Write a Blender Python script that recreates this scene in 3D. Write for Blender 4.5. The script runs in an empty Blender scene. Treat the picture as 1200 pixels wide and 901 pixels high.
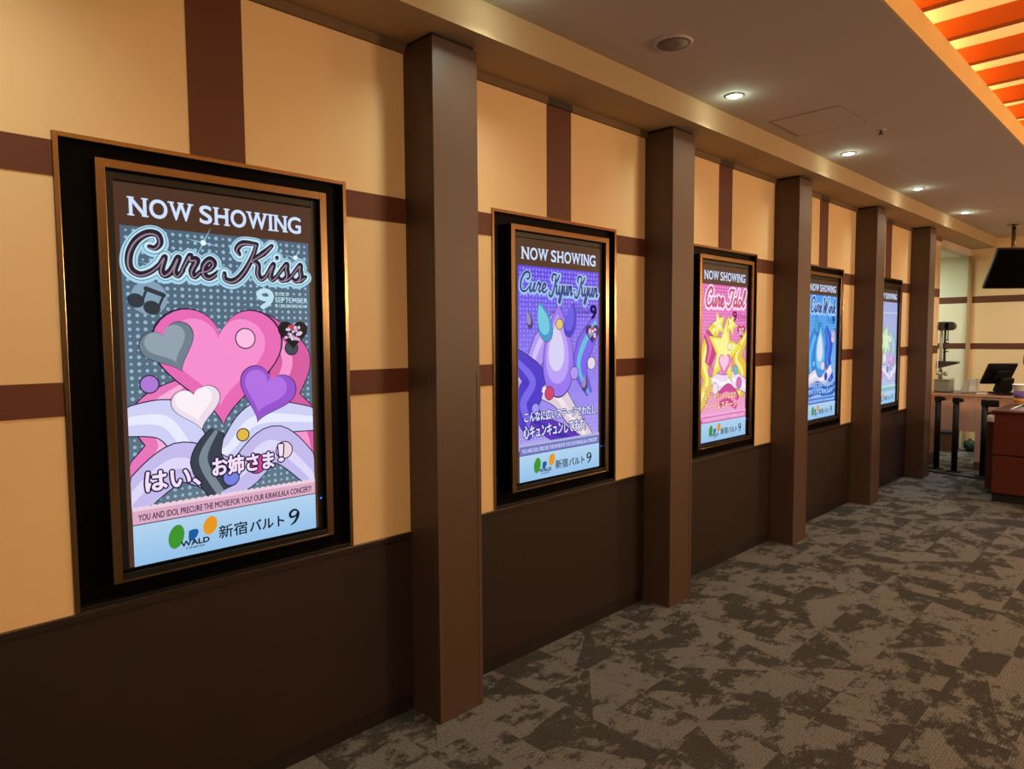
import bpy, bmesh, math, random
from mathutils import Vector, Matrix

# ------------------------------------------------------------------ camera, world, exposure
S = bpy.context.scene
C = S.collection
R = math.radians
YAW, PITCH, ROLL = -0.7849, -0.0667, -0.0063
cy, sy, cp, sp = math.cos(YAW), math.sin(YAW), math.cos(PITCH), math.sin(PITCH)
fw = Vector((sy*cp, cy*cp, sp)); rt = Vector((cy, -sy, 0)); up = rt.cross(fw)
cr, sr = math.cos(ROLL), math.sin(ROLL)
rt, up = cr*rt + sr*up, -sr*rt + cr*up
cam_data = bpy.data.cameras.new('camera'); cam_data.sensor_width = 36; cam_data.lens = 36*811.75/1200
cam_data.clip_start = 0.05
cam = bpy.data.objects.new('camera', cam_data); C.objects.link(cam)
cam.matrix_world = Matrix(((rt.x, up.x, -fw.x, 2.3264), (rt.y, up.y, -fw.y, 0), (rt.z, up.z, -fw.z, 1.5734), (0, 0, 0, 1)))
S.camera = cam
w = bpy.data.worlds.new('world'); S.world = w; w.use_nodes = True
w.node_tree.nodes['Background'].inputs[0].default_value = (0.05, 0.04, 0.03, 1)
w.node_tree.nodes['Background'].inputs[1].default_value = 0.2
S.view_settings.view_transform = 'Standard'; S.view_settings.look = 'None'
S.view_settings.exposure = 0; S.view_settings.gamma = 1; S.view_settings.use_curve_mapping = False

# light levels, all of them here
DOWN_W, DOWN_C = 29.0, (0.90, 1.0, 0.82)
GLOW_W, GLOW_C = 0.6, (0.70, 1.0, 0.82)
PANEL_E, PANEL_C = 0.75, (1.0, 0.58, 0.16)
COVE_E, COVE_C = 9.0, (1.0, 0.66, 0.24)
ALC_W, ALC_C = 17.0, (0.85, 1.0, 0.80)
LOBBY_FILL_W, LOBBY_FILL_C = 182.0, (1.0, 0.66, 0.37)
STAFF_FILL_W, STAFF_FILL_C = 115.0, (0.84, 0.93, 1.0)

# ------------------------------------------------------------------ helpers
def lin(c):
    return tuple((v/255/12.92 if v/255 <= 0.04045 else ((v/255+0.055)/1.055)**2.4) for v in c)

def mat(name, rgb, rough=0.6, metal=0.0, spec=0.5, bump=None, vary=None, coat=0.0):
    """rgb in sRGB 0-255. bump=(scale, strength, kind); vary=(scale, amount)"""
    m = bpy.data.materials.new(name); m.use_nodes = True
    nt = m.node_tree; b = nt.nodes['Principled BSDF']
    c = lin(rgb) + (1,)
    b.inputs['Base Color'].default_value = c
    b.inputs['Roughness'].default_value = rough; b.inputs['Metallic'].default_value = metal
    b.inputs['Specular IOR Level'].default_value = spec
    b.inputs['Coat Weight'].default_value = coat
    tc = nt.nodes.new('ShaderNodeTexCoord')
    if vary:
        n = nt.nodes.new('ShaderNodeTexNoise'); n.inputs['Scale'].default_value = vary[0]; n.inputs['Detail'].default_value = 5
        nt.links.new(tc.outputs['Object'], n.inputs['Vector'])
        mx = nt.nodes.new('ShaderNodeMix'); mx.data_type = 'RGBA'
        mx.inputs[6].default_value = tuple(max(0, v*(1-vary[1])) for v in c[:3]) + (1,)
        mx.inputs[7].default_value = tuple(v*(1+vary[1]) for v in c[:3]) + (1,)
        nt.links.new(n.outputs['Fac'], mx.inputs[0]); nt.links.new(mx.outputs[2], b.inputs['Base Color'])
    if bump:
        if bump[2] == 'weave':
            t = nt.nodes.new('ShaderNodeTexVoronoi'); t.inputs['Scale'].default_value = bump[0]; o = t.outputs['Distance']
        else:
            t = nt.nodes.new('ShaderNodeTexNoise'); t.inputs['Scale'].default_value = bump[0]; t.inputs['Detail'].default_value = 4; o = t.outputs['Fac']
        mp = nt.nodes.new('ShaderNodeMapping'); mp.inputs['Scale'].default_value = bump[3] if len(bump) > 3 else (1, 1, 1)
        nt.links.new(tc.outputs['Object'], mp.inputs['Vector']); nt.links.new(mp.outputs['Vector'], t.inputs['Vector'])
        bp = nt.nodes.new('ShaderNodeBump'); bp.inputs['Strength'].default_value = bump[1]; bp.inputs['Distance'].default_value = 0.002
        nt.links.new(o, bp.inputs['Height']); nt.links.new(bp.outputs['Normal'], b.inputs['Normal'])
    return m

def emit(name, rgb_lin, strength):
    m = bpy.data.materials.new(name); m.use_nodes = True; b = m.node_tree.nodes['Principled BSDF']
    b.inputs['Base Color'].default_value = (0.02, 0.02, 0.02, 1)
    b.inputs['Emission Color'].default_value = tuple(rgb_lin) + (1,); b.inputs['Emission Strength'].default_value = strength
    return m

def box(bm, lo, hi, bev=0.0, mi=0):
    lo, hi = Vector(lo), Vector(hi)
    r = bmesh.ops.create_cube(bm, size=1.0)
    vs = r['verts']
    for v in vs:
        v.co = Vector(((lo.x+hi.x)/2 + v.co.x*(hi.x-lo.x), (lo.y+hi.y)/2 + v.co.y*(hi.y-lo.y), (lo.z+hi.z)/2 + v.co.z*(hi.z-lo.z)))
    fs = {f for v in vs for f in v.link_faces}
    for f in fs: f.material_index = mi
    if bev > 0:
        es = list({e for v in vs for e in v.link_edges})
        rb = bmesh.ops.bevel(bm, geom=es, offset=bev, segments=2, profile=0.6, affect='EDGES')
        for f in rb['faces']: f.material_index = mi

def ring(bm, yc, zlo, zhi, half, wd, x0, x1, bev=0.0, bottom=True):
    """rectangular picture-frame ring in the YZ plane"""
    box(bm, (x0, yc-half, zlo), (x1, yc-half+wd, zhi), bev)
    box(bm, (x0, yc+half-wd, zlo), (x1, yc+half, zhi), bev)
    box(bm, (x0, yc-half+wd, zhi-wd), (x1, yc+half-wd, zhi), bev)
    if bottom: box(bm, (x0, yc-half+wd, zlo), (x1, yc+half-wd, zlo+wd), bev)

def cyl(bm, p0, p1, r0, r1=None, seg=20, mi=0):
    p0, p1 = Vector(p0), Vector(p1); d = p1-p0
    r1 = r0 if r1 is None else r1
    r = bmesh.ops.create_cone(bm, cap_ends=True, segments=seg, radius1=r0, radius2=r1, depth=d.length)
    q = d.to_track_quat('Z', 'Y'); mid = (p0+p1)/2
    for v in r['verts']: v.co = q @ v.co + mid
    for f in {f for v in r['verts'] for f in v.link_faces}:
        f.material_index = mi; f.smooth = len(f.verts) == 4

def lathe(bm, prof, c, seg=28, mi=0):
    """prof: list of (r, z) from bottom to top"""
    rings = []
    for r, z in prof:
        rings.append([bm.verts.new((c[0]+r*math.cos(2*math.pi*k/seg), c[1]+r*math.sin(2*math.pi*k/seg), c[2]+z)) for k in range(seg)])
    for a, b in zip(rings, rings[1:]):
        for k in range(seg):
            f = bm.faces.new((a[k], a[(k+1) % seg], b[(k+1) % seg], b[k])); f.smooth = True; f.material_index = mi
    f = bm.faces.new(rings[-1]); f.material_index = mi
    f = bm.faces.new(list(reversed(rings[0]))); f.material_index = mi

def tube(bm, pts, r, seg=8, mi=0):
    pts = [Vector(p) for p in pts]
    prev = None
    for i, p in enumerate(pts):
        d = (pts[min(i+1, len(pts)-1)] - pts[max(i-1, 0)]).normalized()
        q = d.to_track_quat('Z', 'Y')
        cur = [bm.verts.new(p + q @ Vector((r*math.cos(2*math.pi*k/seg), r*math.sin(2*math.pi*k/seg), 0))) for k in range(seg)]
        if prev:
            for k in range(seg):
                f = bm.faces.new((prev[k], prev[(k+1) % seg], cur[(k+1) % seg], cur[k])); f.smooth = True; f.material_index = mi
        else: bm.faces.new(list(reversed(cur))).material_index = mi
        prev = cur
    bm.faces.new(prev).material_index = mi

def obj(name, bm, mats, parent=None, loc=None):
    me = bpy.data.meshes.new(name)
    bmesh.ops.recalc_face_normals(bm, faces=bm.faces); bm.to_mesh(me); bm.free()
    for m in (mats if isinstance(mats, (list, tuple)) else [mats]): me.materials.append(m)
    o = bpy.data.objects.new(name, me); C.objects.link(o)
    if parent: o.parent = parent
    if loc: o.location = loc
    return o

def new(): return bmesh.new()
def one(name, lo, hi, m, parent=None, bev=0.0):
    bm = new(); box(bm, lo, hi, bev); return obj(name, bm, m, parent)
def tag(o, label, cat, group=None):
    o['label'] = label; o['category'] = cat
    if group: o['group'] = group
    return o
def thing(name, label, cat, loc=(0, 0, 0), rz=0.0, group=None):
    o = bpy.data.objects.new(name, None); C.objects.link(o); o.empty_display_size = 0.1
    o.location = loc; o.rotation_euler = (0, 0, rz)
    return tag(o, label, cat, group)
def struct(o): o['kind'] = 'structure'; return o
def dup(root, loc, label, group=None):
    r = root.copy(); C.objects.link(r); r.location = loc; r['label'] = label
    if group: r['group'] = group
    for ch in list(root.children):
        c = ch.copy(); C.objects.link(c); c.parent = r
        for g in list(ch.children):
            d = g.copy(); C.objects.link(d); d.parent = c
    return r

# ------------------------------------------------------------------ materials
M = {}
M['cream'] = mat('cream_wallcovering', (232, 198, 150), 0.75, spec=0.25, bump=(60, 0.12, 'noise', (6, 6, 1)), vary=(3.0, 0.03))
M['band'] = mat('brown_wallcovering', (98, 54, 36), 0.55, spec=0.3, bump=(300, 0.1, 'noise'))
M['pillar'] = mat('brown_pillar_laminate', (82, 61, 49), 0.4, spec=0.45, bump=(260, 0.25, 'weave'))
M['guard'] = mat('brown_corner_guard', (86, 64, 52), 0.42, spec=0.4)
M['wains'] = mat('dark_wainscot_laminate', (42, 29, 24), 0.55, spec=0.3, bump=(14, 0.1, 'noise', (1, 1, 14)), vary=(6, 0.12))
M['cap'] = mat('dark_ledge', (44, 31, 27), 0.3, spec=0.5)
M['kick'] = mat('black_skirting', (26, 18, 15), 0.5)
M['cornice'] = mat('brown_cornice_strip', (112, 84, 58), 0.7)  # brown carries the shade along the wall top under the soffit
M['darkband'] = mat('dark_cornice_strip', (48, 28, 22), 0.6)  # band colour darkened for the shade at the wall top
M['wallbrown'] = mat('dark_brown_wall', (56, 40, 33), 0.6)
M['post'] = mat('corner_post_paint', (176, 140, 98), 0.6)
M['void'] = mat('shadow_gap_black', (10, 8, 7), 0.8)
M['ceil'] = mat('ceiling_paint', (198, 182, 168), 0.85, spec=0.2, bump=(40, 0.05, 'noise'))
M['soffit'] = mat('soffit_paint', (180, 154, 118), 0.85, spec=0.2)
M['white_wall'] = mat('alcove_white_paint', (232, 226, 205), 0.8, spec=0.2)
M['bronze'] = mat('bronze_trim', (158, 132, 98), 0.2, metal=1.0)
M['black'] = mat('black_gloss_panel', (5, 4, 4), 0.35, spec=0.05)
M['plastic'] = mat('black_plastic', (16, 15, 15), 0.38, spec=0.4)
M['matteblack'] = mat('black_matte_plastic', (20, 17, 15), 0.6, spec=0.25)
M['chrome'] = mat('chrome', (226, 222, 214), 0.35, metal=0.7)
M['steel'] = mat('brushed_steel', (168, 166, 158), 0.35, metal=0.9)
M['pinkpanel'] = mat('pink_beige_counter_panel', (206, 164, 142), 0.6, spec=0.3)
M['brownbase'] = mat('brown_base_board', (96, 68, 56), 0.6)
M['countertop'] = mat('dark_counter_top', (66, 38, 28), 0.3, spec=0.5)
M['mahogany'] = mat('red_brown_wood', (84, 36, 23), 0.3, spec=0.4, vary=(8, 0.1))
M['slat'] = mat('orange_wood_board', (226, 108, 34), 0.5, spec=0.2)
M['fascia'] = mat('coffer_fascia_paint', (222, 184, 122), 0.7, spec=0.2)
M['grey'] = mat('grey_machine_enamel', (128, 134, 124), 0.4, spec=0.4)
M['lightgrey'] = mat('light_grey_plastic', (196, 192, 176), 0.5)
M['darkgrey'] = mat('dark_grey_plastic', (52, 52, 46), 0.45)
M['white'] = mat('white_plastic', (236, 230, 214), 0.5)
M['green'] = mat('green_plastic_bag', (14, 48, 34), 0.45)
M['brownbox'] = mat('brown_cardboard', (84, 44, 26), 0.7)
M['grille'] = mat('speaker_grille', (120, 104, 94), 0.6, bump=(400, 0.4, 'weave'))
M['lens'] = emit('downlight_lens', (1.0, 0.98, 0.95), 30.0)
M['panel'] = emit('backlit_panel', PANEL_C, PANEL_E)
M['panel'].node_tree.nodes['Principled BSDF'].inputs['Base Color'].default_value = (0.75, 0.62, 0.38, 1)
M['cove'] = emit('cove_light_strip', COVE_C, COVE_E)
M['led'] = emit('blue_indicator', (0.05, 0.15, 1.0), 3.0)
M['purple'] = mat('purple_print', (140, 110, 190), 0.5)
M['orange'] = mat('orange_print', (236, 170, 60), 0.5)
M['tan'] = mat('tan_wood', (196, 120, 60), 0.5)

def screen_material():
    m = bpy.data.materials.new('lit_screen'); m.use_nodes = True; nt = m.node_tree; b = nt.nodes['Principled BSDF']
    a = nt.nodes.new('ShaderNodeVertexColor'); a.layer_name = 'Col'
    b.inputs['Base Color'].default_value = (0.004, 0.004, 0.004, 1); b.inputs['Roughness'].default_value = 0.3
    b.inputs['Specular IOR Level'].default_value = 0.12
    nt.links.new(a.outputs['Color'], b.inputs['Emission Color']); b.inputs['Emission Strength'].default_value = 1.0
    return m
M['screen'] = screen_material()

def carpet_material():
    m = bpy.data.materials.new('patterned_carpet'); m.use_nodes = True; nt = m.node_tree; L = nt.links.new
    b = nt.nodes['Principled BSDF']; b.inputs['Roughness'].default_value = 0.95; b.inputs['Specular IOR Level'].default_value = 0.1
    N = nt.nodes.new
    tc = N('ShaderNodeTexCoord')
    def vmath(op, a, bb=None):
        n = N('ShaderNodeVectorMath'); n.operation = op; L(a, n.inputs[0])
        if bb is not None:
            if isinstance(bb, tuple): n.inputs[1].default_value = bb
            else: L(bb, n.inputs[1])
        return n.outputs[0]
    # carpet tiles: each tile shifts the pattern by its own random offset
    cell = vmath('FLOOR', vmath('MULTIPLY', tc.outputs['Object'], (3.2, 3.2, 0.0)))
    wn = N('ShaderNodeTexWhiteNoise'); wn.noise_dimensions = '3D'; L(cell, wn.inputs['Vector'])
    off = vmath('MULTIPLY', wn.outputs['Color'], (0.35, 0.35, 0.0))
    co = vmath('ADD', tc.outputs['Object'], off)
    st = vmath('MULTIPLY', co, (1.0, 0.6, 1.0))
    def noise(v, sc, det, ro, dist=0.0):
        n = N('ShaderNodeTexNoise'); n.inputs['Scale'].default_value = sc; n.inputs['Detail'].default_value = det
        n.inputs['Roughness'].default_value = ro; n.inputs['Distortion'].default_value = dist; L(v, n.inputs['Vector']); return n.outputs['Fac']
    def ramp(f, stops):
        r = N('ShaderNodeValToRGB'); L(f, r.inputs[0]); e = r.color_ramp.elements
        while len(e) < len(stops): e.new(0.5)
        for k, (p, c) in enumerate(stops): e[k].position = p; e[k].color = c
        return r.outputs[0]
    def mixc(f, a, bb, mode='MIX'):
        n = N('ShaderNodeMix'); n.data_type = 'RGBA'; n.blend_type = mode
        for s, i in ((f, 0), (a, 6), (bb, 7)):
            if isinstance(s, (tuple, float, int)): n.inputs[i].default_value = s
            else: L(s, n.inputs[i])
        return n.outputs[2]
    W, K = (1, 1, 1, 1), (0, 0, 0, 1)
    loc = vmath('SUBTRACT', vmath('FRACTION', vmath('MULTIPLY', tc.outputs['Object'], (3.2, 3.2, 0.0))), (0.5, 0.5, 0.0))
    dr = vmath('SUBTRACT', wn.outputs['Color'], (0.5, 0.5, 0.5))
    dt = N('ShaderNodeVectorMath'); dt.operation = 'DOT_PRODUCT'; L(loc, dt.inputs[0]); L(dr, dt.inputs[1])
    sg = N('ShaderNodeMath'); sg.operation = 'SIGN'; L(dt.outputs['Value'], sg.inputs[0])
    ad = N('ShaderNodeMath'); ad.operation = 'MULTIPLY_ADD'; L(sg.outputs[0], ad.inputs[0]); ad.inputs[1].default_value = 0.04
    L(noise(st, 6.5, 10, 0.76, 0.1), ad.inputs[2])
    patch = ramp(ad.outputs[0], [(0.45, K), (0.55, W)])
    spk = noise(vmath('MULTIPLY', tc.outputs['Object'], (1.0, 0.4, 1.0)), 70, 5, 0.85)
    patch2 = ramp(mixc(0.5, patch, spk), [(0.36, K), (0.62, W)])
    light = mixc(noise(co, 1.7, 2, 0.5), lin((124, 120, 118)) + (1,), lin((106, 102, 97)) + (1,))
    dark = mixc(noise(co, 3.0, 3, 0.5), lin((62, 60, 57)) + (1,), lin((78, 74, 70)) + (1,))
    col = mixc(patch2, dark, light)
    # loop-pile ribs running along the corridor
    wv = N('ShaderNodeTexWave'); wv.bands_direction = 'X'; wv.inputs['Scale'].default_value = 26; wv.inputs['Distortion'].default_value = 1.2
    wv.inputs['Detail Scale'].default_value = 6; L(tc.outputs['Object'], wv.inputs['Vector'])
    col = mixc(0.35, col, ramp(wv.outputs['Fac'], [(0.0, (0.55, 0.55, 0.55, 1)), (1.0, (1.15, 1.15, 1.15, 1))]), 'MULTIPLY')
    fine = noise(tc.outputs['Object'], 130, 4, 0.8)
    col = mixc(0.9, col, ramp(fine, [(0.32, (0.3, 0.3, 0.3, 1)), (0.68, (1.65, 1.65, 1.65, 1))]), 'MULTIPLY')
    L(col, b.inputs['Base Color'])
    bp = N('ShaderNodeBump'); bp.inputs['Strength'].default_value = 0.5; bp.inputs['Distance'].default_value = 0.004
    L(fine, bp.inputs['Height']); L(bp.outputs['Normal'], b.inputs['Normal'])
    return m
M['carpet'] = carpet_material()

# ------------------------------------------------------------------ dimensions
PITCHY, Y0, PW, PD = 1.7046, 1.7209, 0.2305, 0.1862     # pillar spacing, first pillar, width, depth
H_SOF, H_CEIL, X_BEAM = 2.75, 2.88, 0.29
Z_LEDGE, Z_CASE = 0.768, 2.168
YC0, CH = 0.9695, 0.4735                                # centre and half width of the first display case
XR, YF, YB = 8.0, -3.0, 11.3
Y_OPEN = 9.75

# ------------------------------------------------------------------ structure
struct(one('floor', (-2.6, YF, -0.08), (XR, YB+0.1, 0.0), M['carpet']))

# left wall: cream boards with an opening behind every display case and a strip tinted as a shadow reveal along the top
bm = new()
ys = [YF] + [v for b in range(0, 5) for v in (YC0+b*PITCHY-CH, YC0+b*PITCHY+CH)] + [Y_OPEN]
for k in range(0, len(ys)-1):
    if k % 2 == 0: box(bm, (-0.10, ys[k], 0.0), (0.0, ys[k+1], 2.75))
    else:
        box(bm, (-0.10, ys[k], 0.0), (0.0, ys[k+1], Z_LEDGE)); box(bm, (-0.10, ys[k], Z_CASE), (0.0, ys[k+1], 2.75))
wall_left = obj('wall_left', bm, M['cream'])
# toe recess of the wainscot is cut visually by the skirting set back; the wall below the ledge is faced by the wainscot
struct(wall_left)
struct(one('trim_cornice', (0.0005, YF, 2.713), (0.013, Y_OPEN, 2.7495), M['cornice']))  # the reveal's shade is put into the strip colour

# brown bands on the wallcovering, one trim per bay
tn = 0
for b in range(-1, 5):
    yc = YC0 + b*PITCHY
    yL = Y0 + (b-1)*PITCHY + PW; yR = Y0 + b*PITCHY
    if b < 0: continue
    bm = new()
    for z0, z1 in ((2.040, 2.140), (1.356, 1.454)):
        box(bm, (-0.001, yL-0.05, z0), (0.0025, yc-CH-0.0005, z1)); box(bm, (-0.001, yc+CH+0.0005, z0), (0.0025, yR+0.05, z1))
    box(bm, (-0.001, yc-0.094, Z_CASE+0.0005), (0.0025, yc+0.088, 2.7125))
    tn += 1; struct(obj('trim_%d' % tn, bm, M['band']))
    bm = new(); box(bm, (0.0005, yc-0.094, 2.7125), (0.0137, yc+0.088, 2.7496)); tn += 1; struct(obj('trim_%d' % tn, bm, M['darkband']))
bm = new()
for z0, z1 in ((2.040, 2.140), (1.356, 1.454)): box(bm, (-0.001, Y0+4*PITCHY+PW-0.05, z0), (0.0025, Y_OPEN, z1))
tn += 1; struct(obj('trim_%d' % tn, bm, M['band']))

bm = new()
for z0, z1 in ((2.040, 2.140), (1.356, 1.454)): box(bm, (-0.001, YF, z0), (0.0025, Y0-PITCHY+0.05, z1))
tn += 1; struct(obj('trim_%d' % tn, bm, M['band']))

# soffit beam above the pillars, header over the opening
bm = new(); box(bm, (-0.02, YF, H_SOF), (X_BEAM, YB, H_CEIL+0.12), 0.0)
struct(obj('ceiling_soffit', bm, M['soffit']))
struct(one('trim_header', (-0.10, Y_OPEN, 2.655), (0.0, YB, H_SOF), M['ceil']))

# ceiling with a long light coffer
CX0, CX1, CY0, CY1, CZ = 1.375, 3.5, -1.2, 8.1, 3.0
bm = new()
box(bm, (X_BEAM-0.01, YF, H_CEIL), (CX0, YB+0.1, H_CEIL+0.08)); box(bm, (CX1, YF, H_CEIL), (XR, YB+0.1, H_CEIL+0.08))
box(bm, (CX0, YF, H_CEIL), (CX1, CY0, H_CEIL+0.08)); box(bm, (CX0, CY1, H_CEIL), (CX1, YB+0.1, H_CEIL+0.08))
struct(obj('ceiling', bm, M['ceil']))
bm = new()
for a, b2, c in ((CX0, CX0+0.008, CX0-0.12), (CX1-0.008, CX1, CX1+0.12)):
    box(bm, (a, CY0, H_CEIL+0.001), (b2, CY1, CZ))                       # upright face
    box(bm, (min(b2, c) if c < a else b2, CY0, CZ-0.02), (a if c < a else c, CY1, CZ-0.0005))      # floor of the cove behind it
    box(bm, (min(c, c+0.004), CY0, CZ), (max(c, c+0.004), CY1, CZ+0.088))  # back of the cove
box(bm, (CX0-0.12, CY0, H_CEIL+0.001), (CX1+0.12, CY0+0.006, CZ+0.088)); box(bm, (CX0-0.12, CY1-0.006, H_CEIL+0.001), (CX1+0.12, CY1, CZ+0.088))
struct(obj('trim_coffer', bm, M['fascia']))
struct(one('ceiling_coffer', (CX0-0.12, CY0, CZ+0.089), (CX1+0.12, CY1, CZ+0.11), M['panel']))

# closing walls
struct(one('wall_right', (XR, YF, 0), (XR+0.1, YB+0.1, 3.1), M['wallbrown']))
struct(one('wall_front', (-2.6, YF-0.1, 0), (XR, YF, 3.1), M['wallbrown']))
bm = new(); box(bm, (-2.6, YB, 0), (XR, YB+0.1, 3.1)); struct(obj('wall_back', bm, M['cream']))
bm = new()
for z0, z1 in ((2.018, 2.108), (1.385, 1.465)):
    box(bm, (-2.5, YB-0.004, z0), (-0.03, YB, z1)); box(bm, (0.03, YB-0.004, z0), (XR, YB, z1))
tn += 1; struct(obj('trim_%d' % tn, bm, M['band']))
struct(one('trim_post', (-0.015, YB-0.05, 0.0), (0.016, YB-0.001, 2.655), M['post']))
# alcove behind the opening
struct(one('wall_alcove', (-2.6, Y_OPEN-0.6, 0), (-2.5, YB, 2.9), M['white_wall']))
struct(one('wall_alcove_side', (-2.5, Y_OPEN-0.7, 0), (-0.10, Y_OPEN-0.6, 2.9), M['white_wall']))
struct(one('ceiling_alcove', (-2.5, Y_OPEN-0.6, 2.66), (-0.10, YB, 2.72), M['white_wall']))
bm = new(); box(bm, (-2.5, YB-0.003, 0.0), (-0.036, YB-0.0005, 1.385)); box(bm, (-2.5, YB-0.003, 1.465), (-0.036, YB-0.0005, 2.018)); box(bm, (-2.5, YB-0.003, 2.108), (-0.036, YB-0.0005, 2.66))
struct(obj('wall_alcove_back', bm, M['white_wall']))

# wainscot, ledge, set-back skirting and painted shadow line in every bay
for b in range(-1, 6):
    yL = (Y0 + (b-1)*PITCHY + PW) if b > -1 else YF
    yR = Y0 + b*PITCHY if b < 5 else Y_OPEN
    if b == 5: break
    bm = new()
    box(bm, (0.0, yL, 0.07), (0.006, yR, 0.738), 0.0008)
    tn += 1; struct(obj('trim_%d' % tn, bm, M['wains']))
    bm = new(); box(bm, (0.0, yL, 0.7465), (0.012, yR, Z_LEDGE), 0.002)
    tn += 1; struct(obj('trim_%d' % tn, bm, M['cap']))
    bm = new(); box(bm, (0.0, yL, 0.0), (0.0012, yR, 0.07)); box(bm, (0.0, yL, 0.738), (0.0012, yR, 0.7465))  # upper strip is the shadow line under the ledge, put in as black
    tn += 1; struct(obj('baseboard_left_%d' % (b+2), bm, M['kick']))
bm = new(); box(bm, (0.0, Y0+4*PITCHY+PW, 0.14), (0.006, Y_OPEN, 0.85)); tn += 1; struct(obj('trim_%d' % tn, bm, M['pinkpanel']))
bm = new(); box(bm, (0.0, Y0+4*PITCHY+PW, 0.0), (0.008, Y_OPEN, 0.14)); struct(obj('baseboard_left_8', bm, M['brownbase']))

# ------------------------------------------------------------------ pillars
def make_pillar(label):
    t = thing('pillar', label, 'pillar', (PD/2, 0, 0), 0, 'brown pillars along the poster wall')
    x0, x1, h = -PD/2, PD/2, PW/2
    bm = new(); box(bm, (x0, -h, 0.0), (x1, h, 2.733), 0.0015); obj('shaft', bm, M['pillar'], t)
    bm = new(); box(bm, (x0, -h+0.01, 2.733), (x1-0.01, h-0.01, 2.7495)); obj('shadow_gap', bm, M['void'], t)
    for s in (-1, 1):
        bm = new()
        a, c = (-h-0.0018, -h+0.0) if s < 0 else (h, h+0.0018)
        box(bm, (x1-0.022, a, 0.002), (x1+0.0018, c, 1.435))
        y0, y1 = (-h, -h+0.018) if s < 0 else (h-0.018, h)
        box(bm, (x1, y0, 0.002), (x1+0.0018, y1, 1.435))
        obj('corner_guard', bm, M['guard'], t)
    return t
plabels = ['brown square pillar just left of the nearest poster screen, at the left edge of the photo',
           'nearest brown square pillar, right of the grey-and-pink poster screen',
           'brown square pillar between the purple and the pink-and-yellow poster screens',
           'brown square pillar between the pink-and-yellow and the blue poster screens',
           'brown square pillar between the blue and the farthest poster screen',
           'farthest brown square pillar, beside the counter opening']
p0 = make_pillar(plabels[0]); p0.location = (PD/2, Y0-PITCHY+PW/2, 0)
for i in range(5): dup(p0, (PD/2, Y0+i*PITCHY+PW/2, 0), plabels[i+1])

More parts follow.
